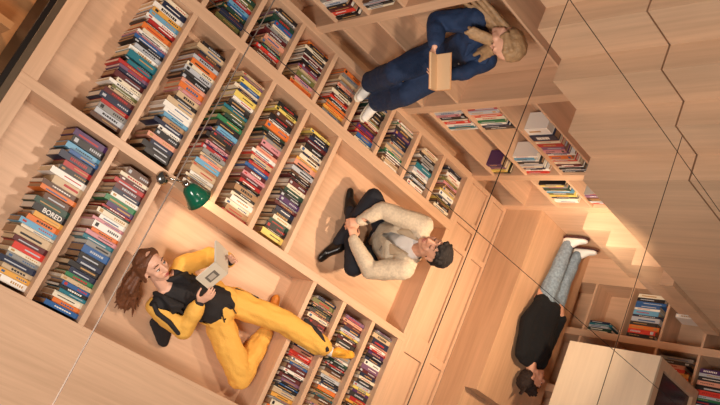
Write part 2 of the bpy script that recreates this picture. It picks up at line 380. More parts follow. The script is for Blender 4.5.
for b in big:
    rr = random.Random(b['seed'])
    dark = b['c'] in DARK
    opts = ['white', 'gold', 'silver', 'silver', 'red'] if dark else ['black', 'red', 'blue', 'gold', 'black']
    size = 'slim' if b['t'] < .022 else ('thick' if b['t'] > .038 else '')
    for tries in range(12):
        tc = rr.choice(opts) if tries < 6 else list(TIT)[tries % 7]
        if TIT[tc] == PAL.get(b['c']) or tc == b['c']: continue
        if b['p'] and b['n']: nb = 'between %s and %s' % (b['p'], b['n'])
        elif b['n']: nb = 'at the end before %s' % b['n']
        else: nb = 'at the end after %s' % b['p']
        lab = ('%s %s book, %s title, %s, %s' % (size, b['c'], tc, nb, b['phrase'])).strip()
        if len(lab.split()) > 16: lab = ('%s book, %s title, %s, %s' % (b['c'], tc, nb, b['phrase']))
        if lab not in used: break
    used.add(lab)
    root = bmesh.new(); add_book_geo(root, 'cover', None, b['h'], b['w'], b['t'], b['seed'], None)
    M3 = Matrix(b['fr']).transposed()
    root.transform(M3.to_4x4())
    o = bm_obj('book', root, cmat(b['c'])); o.location = b['pos']; tag(o, lab, 'book', b['grp'])
    for k, nm, mt in (('pages', 'page_block', PAGES[rr.choice([0, 0, 1, 1, 2])]), ('title', 'spine_title', tmat(tc))):
        if nm == 'spine_title' and b['c'] == 'black' and b['grp'].startswith('books in the outermost') and abs(b['pos'].y+1.27) < .04 and bored is None:
            bored = o
            cu = bpy.data.curves.new('spine_title', 'FONT'); cu.body = 'BORED'; cu.size = b['t']*.95; cu.extrude = .0006; cu.align_y = 'CENTER'; cu.offset = .0008
            to = bpy.data.objects.new('spine_title', cu); COL.objects.link(to); bpy.context.view_layer.update()
            me = bpy.data.meshes.new_from_object(to.evaluated_get(bpy.context.evaluated_depsgraph_get())); COL.objects.unlink(to); bpy.data.objects.remove(to)
            me.materials.clear(); me.materials.append(tmat('white'))
            t2 = link(bpy.data.objects.new('spine_title', me), o); t2.location = V((-b['h']*.72, 0, b['w']+.0006)); continue
        g = bmesh.new(); add_book_geo(g, k, None, b['h'], b['w'], b['t'], b['seed'], None)
        g.transform(M3.to_4x4())
        me = bpy.data.meshes.new(nm); g.to_mesh(me); g.free(); me.materials.append(mt)
        link(bpy.data.objects.new(nm, me), o)
bm = bmesh.new(); ml = []; mi = {}
def slot(m):
    if m.name not in mi: mi[m.name] = len(ml); ml.append(m)
    return mi[m.name]
for b in small:
    if b['area'] <= 0: continue
    rr = random.Random(b['seed']); M_ = Matrix(b['fr']).transposed().to_4x4(); M_.translation = b['pos']
    tc = rr.choice(['white', 'gold', 'silver'] if b['c'] in DARK else ['black', 'red', 'blue'])
    add_book_geo(bm, 'cover', M_, b['h'], b['w'], b['t'], b['seed'], slot(cmat(b['c'])))
    add_book_geo(bm, 'pages', M_, b['h'], b['w'], b['t'], b['seed'], slot(PAGES[rr.choice([0, 1, 2])]))
    add_book_geo(bm, 'title', M_, b['h'], b['w'], b['t'], b['seed'], slot(tmat(tc)))
if ml: tag(bm_obj('books', bm, ml), 'remaining smaller and farther books on the wall shelves and far columns', 'books', kind='stuff')

# ------------------------------------------------------------------ figures
def ell(c, r, fr=None):
    bm = bmesh.new(); bmesh.ops.create_icosphere(bm, subdivisions=2, radius=1)
    M3 = fr if fr is not None else Matrix.Identity(3)
    r = (r, r, r) if isinstance(r, (int, float)) else r
    out = [V(c)+M3 @ V((v.co.x*r[0], v.co.y*r[1], v.co.z*r[2])) for v in bm.verts]
    bm.free(); return out
def hull(bm, *sets):
    vs = [bm.verts.new(p) for s in sets for p in s]
    r = bmesh.ops.convex_hull(bm, input=vs, use_existing_faces=False)
    dead = [g for g in r['geom_interior'] if isinstance(g, bmesh.types.BMVert)]+[g for g in r['geom_unused'] if isinstance(g, bmesh.types.BMVert)]
    if dead: bmesh.ops.delete(bm, geom=list(set(dead)), context='VERTS')
def cap(bm, a, ra, b, rb): hull(bm, ell(a, ra), ell(b, rb))
def chain(bm, pts):
    for (a, ra), (b, rb) in zip(pts, pts[1:]): cap(bm, a, ra, b, rb)
def skin(name, bm, mat, parent, voxel=.009, smooth=3, amp=0., freq=14., cut=None, stretch=None):
    me = bpy.data.meshes.new(name); bm.to_mesh(me); bm.free()
    o = bpy.data.objects.new(name, me); COL.objects.link(o)
    m = o.modifiers.new('r', 'REMESH'); m.mode = 'VOXEL'; m.voxel_size = voxel
    if smooth: s = o.modifiers.new('s', 'SMOOTH'); s.factor = .5; s.iterations = smooth
    bpy.context.view_layer.update()
    me2 = bpy.data.meshes.new_from_object(o.evaluated_get(bpy.context.evaluated_depsgraph_get()))
    bpy.data.objects.remove(o)
    b2 = bmesh.new(); b2.from_mesh(me2); b2.normal_update()
    if amp:
        st = stretch or V((1, 1, 1)); new = []
        for v in b2.verts:
            p = V((v.co.x*st.x, v.co.y*st.y, v.co.z*st.z))*freq
            q = noise.noise(p)+.5*noise.noise(p*2.1+V((3, 1, 7)))
            rid = 1-abs(noise.noise(p*.7+V((9, 4, 2))))*2.2
            new.append(v.co+v.normal*amp*(q*.8+rid*.5))
        for v, c in zip(b2.verts, new): v.co = c
    if cut:
        dead = [v for v in b2.verts if cut(v.co)]
        bmesh.ops.delete(b2, geom=dead, context='VERTS')
    if cut:
        for _ in range(6):
            b2.edges.ensure_lookup_table(); bd = list(set(v for e in b2.edges if e.is_boundary for v in e.verts)); new = {}
            for v in bd:
                nb = [e.other_vert(v).co for e in v.link_edges if e.is_boundary]
                if len(nb) == 2: new[v] = v.co*.4+(nb[0]+nb[1])*.3
            for v, c in new.items(): v.co = c
    off = parent_world(parent)
    bmesh.ops.translate(b2, vec=-off, verts=b2.verts)
    b2.to_mesh(me2); b2.free(); me2.name = name
    me2.materials.clear(); me2.materials.append(mat)
    for p in me2.polygons: p.use_smooth = True
    return link(bpy.data.objects.new(name, me2), parent)
def frame(up, fwd):
    u = V(up).normalized(); f = V(fwd); f = (f-u*f.dot(u)).normalized(); r = f.cross(u).normalized()
    return Matrix((r, f, u)).transposed()     # columns: right, forward, up
class Head:
    def __init__(s, c, fwd, up, k=1.): 
        f = V(fwd).normalized(); u = V(up); u = (u-f*u.dot(f)).normalized(); r = f.cross(u).normalized()
        s.M = Matrix((r, f, u)).transposed(); s.c = V(c); s.k = k
    def p(s, x, y, z): return s.c+s.M @ (V((x, y, z))*s.k)
    def e(s, c, r): 
        r = (r, r, r) if isinstance(r, (int, float)) else r
        return ell(s.p(*c), tuple(v*s.k for v in r), s.M)
    def geo(s, bm, fem=False):
        j = .9 if fem else 1.
        hull(bm, s.e((0, -.008, .022), (.074, .092, .086)), s.e((0, .012, .0), (.068, .078, .07)))
        hull(bm, s.e((0, .02, -.03), (.06*j, .058, .045)), s.e((0, .064, -.103), (.022*j, .018, .016)), s.e((-.048*j, .01, -.072), .017), s.e((.048*j, .01, -.072), .017))
        hull(bm, s.e((0, .086, .012), (.008, .008, .01)), s.e((0, .108, -.033), (.011, .011, .009)), s.e((-.013, .09, -.038), .007), s.e((.013, .09, -.038), .007))
        hull(bm, s.e((-.034, .078, .03), (.016, .012, .008)), s.e((.034, .078, .03), (.016, .012, .008)))
        for q in (-1, 1):
            hull(bm, s.e((q*.042, .056, -.028), (.022, .024, .022)), s.e((q*.03, .06, -.06), (.02, .02, .02)))
            hull(bm, s.e((q*.077, -.008, .0), (.006, .016, .018)), s.e((q*.076, -.002, -.035), (.006, .009, .01)))
            hull(bm, s.e((q*.031, .074, .002), (.016, .012, .010)))
        hull(bm, s.e((-.014, .083, -.064), (.008, .008, .007)), s.e((.014, .083, -.064), (.008, .008, .007)))
        hull(bm, s.e((-.012, .08, -.076), (.008, .009, .006)), s.e((.012, .08, -.076), (.008, .009, .006)))
    def features(s, par, lip, closed=False, brow='4a3022'):
        bm = bmesh.new()
        for z, r in ((-.064, .006), (-.0735, .0065)):
            hull(bm, s.e((-.019, .0835, z), (.004, .004, .002)), s.e((0, .0915, z), (.007, .0045, r*.75)), s.e((.019, .0835, z), (.004, .004, .002)))
        o = bm_obj('lips', bm, lip, par, True)
        bm = bmesh.new()
        for q in (-1, 1): hull(bm, s.e((q*.016, .0885, .032), (.003, .003, .003)), s.e((q*.033, .088, .037), (.003, .003, .0035)), s.e((q*.05, .078, .031), .002))
        bm_obj('eyebrows', bm, plain('brow_'+brow, brow, .8), par, True)
        for q in (-1, 1):
            if closed:
                bm = bmesh.new(); hull(bm, s.e((q*.019, .0845, -.003), .0018), s.e((q*.032, .0865, -.007), .0022)); hull(bm, s.e((q*.032, .0865, -.007), .0022), s.e((q*.045, .080, -.003), .0018))
                bm_obj('eyelashes', bm, plain('lash', '2a1a14', .7), par, True)
            else:
                bm = bmesh.new(); hull(bm, s.e((q*.031, .0775, .0), (.0135, .0115, .0075)))
                ob = bm_obj('eye', bm, plain('eyewhite', 'e9e2da', .2), par, True)
                bm = bmesh.new(); hull(bm, s.e((q*.031, .0868, -.001), (.0058, .003, .0058)))
                pu = bm_obj('iris', bm, plain('iris', '3b2a22', .15), None, True); pu.parent = ob
                pu.data.transform(Matrix.Translation(-parent_world(ob)))
                bm = bmesh.new(); hull(bm, s.e((q*.018, .083, .004), .0022), s.e((q*.031, .089, .0085), .0024)); hull(bm, s.e((q*.031, .089, .0085), .0024), s.e((q*.045, .079, .004), .0018))
                bm_obj('eyelashes', bm, plain('lash', '2a1a14', .7), par, True)
def hand(bm, w, d, n, side, curl=.5, k=1., thumb=.6):
    """w wrist, d direction to fingers, n palm normal, side = +1/-1 which side the thumb leaves"""
    w, d, n = V(w), V(d).normalized(), V(n); n = (n-d*n.dot(d)).normalized(); s = d.cross(n)*side
    P = lambda a, b, c: w+(d*a+s*b+n*c)*k
    fr = Matrix((s, n, d)).transposed()
    hull(bm, ell(P(.0, 0, 0), (.024*k, .017*k, .02*k), fr), ell(P(.03, .008, 0), (.034*k, .015*k, .02*k), fr), ell(P(.08, 0, 0), (.039*k, .0125*k, .014*k), fr))
    for i, (o, L) in enumerate(((.030, .072), (.0105, .082), (-.010, .075), (-.029, .058))):
        p = P(.078, o, 0); a = curl*(.8+.12*i); dd = Vector(d); r = .0088*k
        for j, f in enumerate((.45, .32, .25)):
            dd = (Quaternion(d.cross(n), a) @ dd) if j else (Quaternion(d.cross(n), a*.6) @ (d+s*(o*2.5))).normalized()
            q = p+dd*L*f*k; cap(bm, p, r, q, r*.9); p = q; r *= .92
    p = P(.022, .028, .004); t1 = (d*.65+s*.75+n*thumb*.5).normalized(); q = p+t1*.038*k; cap(bm, p, .013*k, q, .0105*k)
    t2 = (d*.9+s*.25+n*thumb).normalized(); r_ = q+t2*.03*k; cap(bm, q, .0105*k, r_, .0088*k); t3 = (d*.95+s*.0+n*thumb).normalized(); cap(bm, r_, .0088*k, r_+t3*.022*k, .0078*k)
def torso(bm, hip, neck, fwd, shl, shr, g=1., pel=(.155, .105, .09), wst=(.128, .092, .08), chs=(.155, .108, .11), shr_r=.058):
    hip, neck = V(hip), V(neck); up = neck-hip; F = frame(up, fwd); L = up.length
    P = lambda f, q=0: hip+up*f+F.col[1]*q
    s = lambda r: tuple(v*g for v in r)
    A, B, C_ = ell(P(0), s(pel), F), ell(P(.38), s(wst), F), ell(P(.7), s(chs), F)
    hull(bm, A, B); hull(bm, B, C_)
    hull(bm, C_, ell(P(.9), s((.09, .07, .05)), F)); 
    hull(bm, ell(V(shl), shr_r*g), ell(P(.86), s((.08, .065, .06)), F), ell(P(.68), s((.12, .09, .07)), F)); hull(bm, ell(V(shr), shr_r*g), ell(P(.86), s((.08, .065, .06)), F), ell(P(.68), s((.12, .09, .07)), F))
    return F
SKIN = plain('skin', 'd9a183', .5, bump=.05, bscale=120); SKINF = plain('skin_fair', 'e3ae92', .5, bump=.05, bscale=120)
LIP = plain('lip', 'b56a5e', .45)
def shoe_geo(bm, heel, toe, up, h=.1, w=.043):
    """sneaker/boot volume: heel & toe centres on the sole plane, up = direction away from the sole"""
    heel, toe, u = V(heel), V(toe), V(up); d = (toe-heel).normalized(); u = (u-d*u.dot(d)).normalized(); F = Matrix((d.cross(u), d, u)).transposed(); L = (toe-heel).length
    P = lambda a, z: heel+d*L*a+u*z
    hull(bm, ell(P(.12, .035), (w*.8, .04, .034), F), ell(P(.62, .03), (w, .045, .028), F), ell(P(.88, .025), (w*.85, .04, .023), F))
    hull(bm, ell(P(.12, .045), (w*.78, .04, .035), F), ell(P(.2, h), (w*.78, .045, .012), F), ell(P(.55, .045), (w*.75, .04, .025), F))
def sole_geo(bm, heel, toe, up, w=.047, t=.022):
    heel, toe, u = V(heel), V(toe), V(up); d = (toe-heel).normalized(); u = (u-d*u.dot(d)).normalized(); F = Matrix((d.cross(u), d, u)).transposed(); L = (toe-heel).length
    P = lambda a, z: heel+d*L*a+u*z
    hull(bm, ell(P(.12, t*.5), (w*.8, .05, t*.5), F), ell(P(.62, t*.5), (w, .05, t*.5), F), ell(P(.9, t*.5), (w*.85, .045, t*.5), F))
def lerp(a, b, t): return V(a)*(1-t)+V(b)*t
def open_book(loc, ulen, vdir, spine_dir, nrm, half_w, ang, label, cover, grp=None, pages=None):
    """open book: spine runs along spine_dir, halves fold by ang towards nrm"""
    root = empty('book', loc, label, 'book', grp); loc = V(loc)
    s = V(spine_dir).normalized(); n = V(nrm); n = (n-s*n.dot(s)).normalized(); a = s.cross(n)
    bmc = bmesh.new()
    for q, nm in ((1, 'left'), (-1, 'right')):
        dirv = (a*q*math.cos(ang)+n*math.sin(ang)).normalized(); th = dirv.cross(s)*q
        if th.dot(n) < 0: th = -th
        def slab(bm, l0, l1, w0, w1, t0, t1):
            vs = bmesh.ops.create_cube(bm, size=1)['verts']
            for v in vs:
                x, y, z = v.co.x+.5, v.co.y+.5, v.co.z+.5
                v.co = loc+s*((l0+(l1-l0)*x)-ulen/2)+dirv*(w0+(w1-w0)*y)+th*(t0+(t1-t0)*z)
        slab(bmc, 0, ulen, 0, half_w, -.002, .001)
        b = bmesh.new(); slab(b, .004, ulen-.004, 0, half_w-.005, .001, .011)
        bm_obj('page_block', b, pages or PAGES[2], root)
        if nm == vdir:
            b = bmesh.new(); slab(b, ulen*.28, ulen*.72, half_w*.25, half_w*.75, -.0028, -.0015)
            ph = bm_obj('cover_picture', b, plain('printgrey', '6e675e', .6), root)
            b = bmesh.new(); slab(b, ulen*.36, ulen*.64, half_w*.36, half_w*.66, -.0034, -.0025)
            bm_obj('cover_motif', b, plain('printlight', 'b9ae9f', .6), root)
    bm_obj('cover', bmc, cover, root)
    return root

# ---- man in beige jacket, cross-legged
M = empty('person', (.35, -.12, FZ), 'man in beige jacket and white tee sitting cross-legged, hands clasped', 'person')
hip, nk = V((.47, -.10, -.14)), V((.41, -.172, .385)); shA, shB = V((.37, .02, .37)), V((.38, -.355, .35))
hA, hB = V((.47, .0, -.14)), V((.47, -.2, -.14)); kA, kB = V((.10, .11, .0)), V((.205, -.47, .0)); aA, aB = V((.11, -.30, -.18)), V((.09, -.03, -.17))
eA, eB = V((.13, .01, .13)), V((.25, -.46, .15)); wA, wB = V((.055, -.13, .03)), V((.07, -.29, .03))
hd = Head((.40, -.175, .575), (-.72, .20, .30), (.42, -.12, 1), 1.14)
bm = bmesh.new(); torso(bm, hip, nk, (-1, 0, .1), shA, shB, .93); hd.geo(bm)
cap(bm, nk-V((0, 0, .03)), .058, hd.p(0, -.02, -.06), .052)
chain(bm, [(shA, .045), (eA, .036), (wA, .025)]); chain(bm, [(shB, .045), (eB, .036), (wB, .025)])
hand(bm, wA, V((-.02, -.20, -.03))-V(wA), (.3, -.3, -1), 1, .75); hand(bm, wB, V((-.01, -.16, .0))-V(wB), (.3, .2, -1), -1, .7)
chain(bm, [(hA, .08), (kA, .055), (aA, .038)]); chain(bm, [(hB, .08), (kB, .055), (aB, .038)])
skin('body', bm, SKIN, M, .0065, 2)
hd.features(M, LIP, True, '3a271c')
bm = bmesh.new(); hull(bm, hd.e((0, -.03, .04), (.082, .088, .083)), hd.e((0, .03, .075), (.065, .05, .038))); hull(bm, hd.e((0, -.045, .0), (.08, .066, .07)))
for i in range(26):
    a = random.uniform(-1.6, 1.6); q = random.uniform(.2, 1); p0 = (math.sin(a)*.05*q, math.cos(a)*.06*q-.01, .095)
    cap(bm, hd.p(*p0), .014, hd.p(math.sin(a)*.078, math.cos(a)*.085, .075-.03*random.random()), .012)
skin('hair', bm, plain('hair_dark', '1c1411', .8, bump=.5, bscale=90), M, .006, 1, .004, 60)
bm = bmesh.new(); torso(bm, hip, nk+V((0, 0, .01)), (-1, 0, .1), shA, shB, 1.1); skin('t_shirt', bm, plain('tee_white', 'eae4dc', .8), M, .009, 2, .003, 16)
jk = plain('jacket_beige', 'd0bfa6', .85, bump=.6, bscale=220, var=.12)
bm = bmesh.new(); F = torso(bm, hip+V((.0, 0, .06)), nk+V((0, 0, .0)), (-1, 0, .1), shA, shB, 1.27, shr_r=.062)
hull(bm, ell(hip+V((-.06, 0, .13)), (.13, .19, .07)), ell(lerp(hip, nk, .62)+V((-.04, 0, 0)), (.15, .215, .09)))
chain(bm, [(shA, .085), (lerp(shA, eA, .5), .08), (eA, .068), (lerp(eA, wA, .55), .058), (wA, .043)]); chain(bm, [(shB, .085), (lerp(shB, eB, .5), .08), (eB, .07), (lerp(eB, wB, .55), .06), (wB, .043)])
Fi = F.inverted()
def cutm(p):
    q = Fi @ (p-hip); return q.y > .03 and q.z > .25 and abs(q.x) < (q.z-.25)*.26 or q.z > .50 and abs(q.x) < .066
skin('jacket', bm, jk, M, .0085, 2, .0065, 13, cutm)
bm = bmesh.new()
for q in (-1, 1):
    P = lambda x, y, z: hip+F @ V((x, y, z))
    hull(bm, ell(P(q*.07, .05, .53), .014), ell(P(q*.095, .115, .48), .013), ell(P(q*.06, .15, .40), .01), ell(P(q*.12, .12, .42), .01))
    hull(bm, ell(P(q*.07, .03, .52), .014), ell(P(q*.06, -.05, .54), .014), ell(P(q*.09, -.04, .5), .012))
skin('collar', bm, plain('collar_beige', 'bfa98c', .85, bump=.5, bscale=200), M, .007, 1)
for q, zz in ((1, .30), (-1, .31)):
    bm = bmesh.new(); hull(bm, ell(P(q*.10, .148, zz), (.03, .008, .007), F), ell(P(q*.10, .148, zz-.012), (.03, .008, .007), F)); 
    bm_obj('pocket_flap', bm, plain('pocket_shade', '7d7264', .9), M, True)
tr = plain('trousers_black', '1b1d26', .85, bump=.4, bscale=120)
bm = bmesh.new(); F2 = frame(nk-hip, (-1, 0, .1)); hull(bm, ell(hip, (.175, .12, .10), F2), ell(hip+V((0, 0, .08)), (.155, .11, .05), F2))
chain(bm, [(hA, .1), (lerp(hA, kA, .5), .088), (kA, .072), (lerp(kA, aA, .5), .062), (aA, .05)]); chain(bm, [(hB, .1), (lerp(hB, kB, .5), .088), (kB, .072), (lerp(kB, aB, .5), .062), (aB, .05)])
skin('trousers', bm, tr, M, .009, 2, .005, 14)
bt = plain('boot_black', '14110f', .3)
for hl, to in (((.13, -.30, -.255), (.045, -.50, -.255)), ((.10, -.06, -.255), (.02, .135, -.24))):
    bm = bmesh.new(); shoe_geo(bm, V(hl), V(to), (0.15, 0, 1), .12, .045); o = skin('boot', bm, bt, M, .008, 2)

# ---- woman in yellow, reclining
Yw = empty('person', (-.8, -1.25, FZ), 'reclining woman in black top and yellow tracksuit, reading a small book', 'person')
hip, nk = V((-.615, -1.235, -.135)), V((-1.18, -1.315, -.045)); shU, shL = V((-1.10, -1.14, -.05)), V((-1.125, -1.46, -.06))
hU, hL = V((-.58, -1.16, -.15)), V((-.565, -1.33, -.15)); kU, kL = V((-.17, -1.11, .0)), V((-.235, -1.585, -.13)); aU, aL = V((.235, -1.135, .075)), V((-.15, -1.17, -.19))
eU, eL = V((-.94, -.985, -.07)), V((-.885, -1.505, -.03)); wU, wL = V((-.91, -.99, .16)), V((-.955, -1.32, .12))
hd = Head((-1.325, -1.25, .0), (.30, .14, .95), (-.95, .30, .15), 1.03)
bm = bmesh.new(); torso(bm, hip, nk, (0, 0, 1), shU, shL, .88); hd.geo(bm, True)
cap(bm, nk+V((.03, 0, -.01)), .048, hd.p(0, -.02, -.06), .045)
chain(bm, [(shU, .038), (eU, .032), (wU, .021)]); chain(bm, [(shL, .038), (eL, .032), (wL, .021)])
hand(bm, wL, (-.02, .42, .6), (-.1, .5, -.5), 1, .35, .95); hand(bm, wU, (-.25, .1, .6), (-.3, -.8, 0), -1, .4, .95)
chain(bm, [(hU, .08), (kU, .052), (aU, .035)]); chain(bm, [(hL, .08), (kL, .052), (aL, .035)])
skin('body', bm, SKINF, Yw, .0062, 2)
hd.features(Yw, plain('lip_rose', 'b0564e', .4), False, '5a3a28')
hm = plain('hair_auburn', '6a4028', .5, bump=.5, bscale=110, var=.25)
bm = bmesh.new(); hull(bm, hd.e((0, -.03, .03), (.084, .088, .088))); hull(bm, hd.e((0, -.04, -.01), (.082, .07, .08)))
rh = random.Random(5)
for i in range(34):
    q = rh.uniform(-1, 1); st = hd.p(q*.075, -.02-.02*abs(q)+rh.uniform(-.02, .02), .055)
    mid = V((-1.33+rh.uniform(-.06, .03), -1.33+q*.05-rh.uniform(0, .10), -.10+rh.uniform(-.03, .04)))
    end = V((-1.26+rh.uniform(-.08, .09), -1.46-rh.uniform(0, .12), -.215+rh.uniform(0, .04)))
    chain(bm, [(st, .018), (mid, .016), (lerp(mid, end, .6)+V((rh.uniform(-.02, .02), 0, 0)), .013), (end, .004)])
for q in (-1, 1):
    for i in range(5): chain(bm, [(hd.p(q*.02*i*.6, .05-.01*i, .092-.004*i), .012), (hd.p(q*(.06+.005*i), .03-.012*i, .06), .013), (hd.p(q*.08, -.01-.01*i, .0), .012), (hd.p(q*.082, -.03, -.07), .01)])
skin('hair', bm, hm, Yw, .0065, 2, .0025, 40)
blk = plain('top_black', '201c1d', .8, bump=.3, bscale=150)
bm = bmesh.new(); F = torso(bm, hip+V((-.02, 0, .01)), nk+V((.02, 0, 0)), (0, 0, 1), shU, shL, .97); skin('black_top', bm, blk, Yw, .009, 2, .004, 14)
yl = plain('tracksuit_yellow', 'f0b552', .75, bump=.4, bscale=90)
bm = bmesh.new(); F = torso(bm, hip+V((-.1, 0, -.01)), nk+V((.01, 0, -.01)), (0, 0, 1), shU, shL, 1.07)
chain(bm, [(shU, .066), (lerp(shU, eU, .5), .066), (eU, .064), (lerp(eU, wU, .6), .062), (lerp(eU, wU, .86), .05)]); chain(bm, [(shL, .066), (lerp(shL, eL, .5), .068), (eL, .066), (lerp(eL, wL, .6), .062), (lerp(eL, wL, .86), .05)])
Fi = F.inverted(); hh = V(hip)
def cuty(p):
    q = Fi @ (p-hh)
    near = min((p-shU).length, (p-shL).length)
    if q.z > .5 and abs(q.x) < .075: return True
    if (p-eU).length < .11 or (p-eL).length < .11 or p.z > .04: return False
    return q.y > -.02 and abs(q.x) < .132 and q.z > -.05
skin('jacket', bm, yl, Yw, .0085, 2, .0075, 12, cuty)
bm = bmesh.new(); P = lambda x, y, z: hip+F @ V((x, y, z))
for q, sh, el_ in ((1, shU, eU), (-1, shL, eL)):
    sg = 1 if (F.col[0].dot(sh-hip) > 0) else -1
    hull(bm, ell(P(sg*.06, .03, .56), .018), ell(P(sg*.10, .085, .52), .016), ell(P(sg*.075, .10, .45), .014), ell(P(sg*.135, .06, .47), .014))
    hull(bm, ell(P(sg*.06, .03, .56), .018), ell(P(sg*.05, -.05, .57), .02))
    chain(bm, [(P(sg*.10, .085, .50), .011), (P(sg*.125, .085, .38), .012), (P(sg*.13, .07, .22), .012)])
skin('collar', bm, blk, Yw, .007, 2)
for e_, w_ in ((eU, wU), (eL, wL)):
    bm = bmesh.new(); cap(bm, lerp(e_, w_, .82), .041, lerp(e_, w_, .98), .033); skin('cuff', bm, blk, Yw, .006, 1, .002, 40)
bm = bmesh.new(); chain(bm, [(shL+V((-.05, .0, .055)), .016), (shL+V((.0, -.035, .058)), .018), (lerp(shL, eL, .5)+V((-.02, -.03, .06)), .018), (lerp(shL, eL, .9)+V((-.02, -.045, .045)), .016)])
skin('sleeve_stripe', bm, blk, Yw, .007, 2)
# jacket hem lying on the alcove floor
bm = bmesh.new(); hull(bm, ell((-.93, -1.53, -.235), (.10, .05, .018)), ell((-.86, -1.62, -.243), (.05, .03, .012))); skin('jacket_hem', bm, blk, Yw, .007, 1, .004, 20)
F2 = frame(nk-hip, (0, 0, 1))
bm = bmesh.new(); hull(bm, ell(hip, (.17, .115, .08), F2), ell(hip+V((-.07, -.01, .01)), (.15, .105, .04), F2))
chain(bm, [(hU, .105), (lerp(hU, kU, .5), .098), (kU, .086), (lerp(kU, aU, .4), .088), (lerp(kU, aU, .8), .08), (lerp(kU, aU, .93), .058)])
chain(bm, [(hL, .105), (lerp(hL, kL, .5), .1), (kL, .09), (lerp(kL, aL, .5), .078), (lerp(kL, aL, .85), .06)])
skin('trousers', bm, yl, Yw, .0085, 1, .013, 11, stretch=V((.55, 1.3, 1.3)))
bm = bmesh.new()
off = V((.0, .075, .045))
chain(bm, [(hU+V((-.02, .085, .045)), .014), (lerp(hU, kU, .35)+V((0, .082, .035)), .016)])
skin('side_stripe', bm, blk, Yw, .007, 1)
bm = bmesh.new(); chain(bm, [(kU+V((.12, .075, .06)), .02), (lerp(kU, aU, .6)+V((0, .05, .07)), .022), (lerp(kU, aU, .86)+V((.01, -.02, .068)), .018)]); skin('side_stripe', bm, blk, Yw, .007, 1)
bm = bmesh.new(); chain(bm, [(hip+V((-.10, .0, .11)), .006), (hip+V((-.02, .03, .115)), .005), (hip+V((.05, .0, .108)), .005)]); chain(bm, [(hip+V((-.10, -.01, .11)), .006), (hip+V((-.06, -.05, .115)), .005), (hip+V((.0, -.09, .10)), .005)])
skin('drawstring', bm, blk, Yw, .004, 1)
bm = bmesh.new(); cap(bm, lerp(kU, aU, .92), .042, aU+V((.05, 0, 0)), .038); skin('sock', bm, plain('sock_white', 'e6e0da', .9), Yw, .006, 1)
ys_ = plain('shoe_yellow', 'e9a736', .5, var=.2, bscale=80)
bm = bmesh.new(); shoe_geo(bm, V((.275, -1.165, .055)), V((.51, -1.075, .045)), (-.2, .5, .9), .085, .04); skin('shoe', bm, ys_, Yw, .007, 2)
bm = bmesh.new(); shoe_geo(bm, V((-.14, -1.13, -.255)), V((-.17, -.93, -.25)), (-.2, 0, 1), .085, .04); skin('shoe', bm, plain('shoe_orange', 'd9862c', .5), Yw, .007, 2)
open_book((-1.017, -1.085, .28), .19, 'right', (.9, 0, -.45), (-.45, 0, -.9), .16, .5, 'small pale paperback held open by the woman in yellow', plain('cover_pale', 'd9cdb8', .6))

# ---- woman in navy, sitting in the wall bookcase
B = empty('person', (-.45, .9, .62), 'blonde woman in navy blouse and trousers sitting in the wall bookcase, reading', 'person')
hip, nk = V((-.46, .93, .745)), V((-.575, .915, 1.30)); shA, shB = V((-.77, .955, 1.31)), V((-.44, .88, 1.21))
hA, hB = V((-.55, .90, .74)), V((-.39, .90, .74)); kA, kB = V((-.66, .70, .60)), V((-.46, .66, .56)); aA, aB = V((-.47, .80, .11)), V((-.335, .72, .10))
eA, eB = V((-.84, .93, 1.03)), V((-.56, .70, 1.15)); wA, wB = V((-.85, .70, 1.13)), V((-.66, .61, 1.14))
hd = Head((-.64, .82, 1.53), (-.36, -.38, -.80), (.42, -.82, .30), 1.08)
bm = bmesh.new(); torso(bm, hip, nk, (-.2, -1, .1), shA, shB, .86, chs=(.145, .105, .11)); hd.geo(bm, True)
cap(bm, nk, .047, hd.p(0, -.02, -.06), .044)
chain(bm, [(shA, .036), (eA, .031), (wA, .021)]); chain(bm, [(shB, .036), (eB, .031), (wB, .021)])
hand(bm, wA, (.16, -.12, -.20), (.9, .0, .1), 1, .45, .95); hand(bm, wB, (-.10, -.02, -.25), (-.6, .3, .2), -1, .5, .95)
chain(bm, [(hA, .08), (kA, .05), (aA, .034)]); chain(bm, [(hB, .08), (kB, .05), (aB, .034)])
skin('body', bm, SKINF, B, .0062, 2)
hd.features(B, LIP, True, '7a5c44')
hb = plain('hair_blonde', 'a98762', .5, bump=.5, bscale=110, var=.22)
bm = bmesh.new(); hull(bm, hd.e((0, -.026, .03), (.083, .09, .088))); hull(bm, hd.e((0, -.04, -.01), (.08, .068, .08)))
rh = random.Random(9)
for i in range(40):
    q = rh.uniform(-1, 1); sgn = 1 if q > 0 else -1
    st = hd.p(q*.07, .0+rh.uniform(-.03, .02), .07); side = hd.p(q*.06+sgn*.035, -.02+rh.uniform(-.02, .02), -.02)
    if i % 5 == 0: end = V((-.60+rh.uniform(-.03, .03), .80+rh.uniform(-.03, .03), 1.27+rh.uniform(-.03, .05))); side = hd.p(.075, -.01, -.03)
    elif i % 5 in (1, 2): end = V((-.82+rh.uniform(-.03, .03), .80+rh.uniform(-.03, .03), 1.37+rh.uniform(-.03, .04))); side = hd.p(-.08, -.01, -.03)
    else: end = V((-.82+rh.uniform(-.1, .08), 1.0+rh.uniform(-.03, .04), 1.36+rh.uniform(-.15, .12))); side = hd.p(-.07, -.08, -.03)
    chain(bm, [(st, .017), (side, .017), (lerp(side, end, .5)+V((rh.uniform(-.02, .02), -.02, .01)), .021), (end, .012)])
skin('hair', bm, hb, B, .0065, 3, .002, 30)
nv = plain('navy_cloth', '1c3356', .8, bump=.4, bscale=100, var=.1)
bm = bmesh.new(); F = torso(bm, hip+V((0, 0, .02)), nk, (-.2, -1, .1), shA, shB, 1.08)
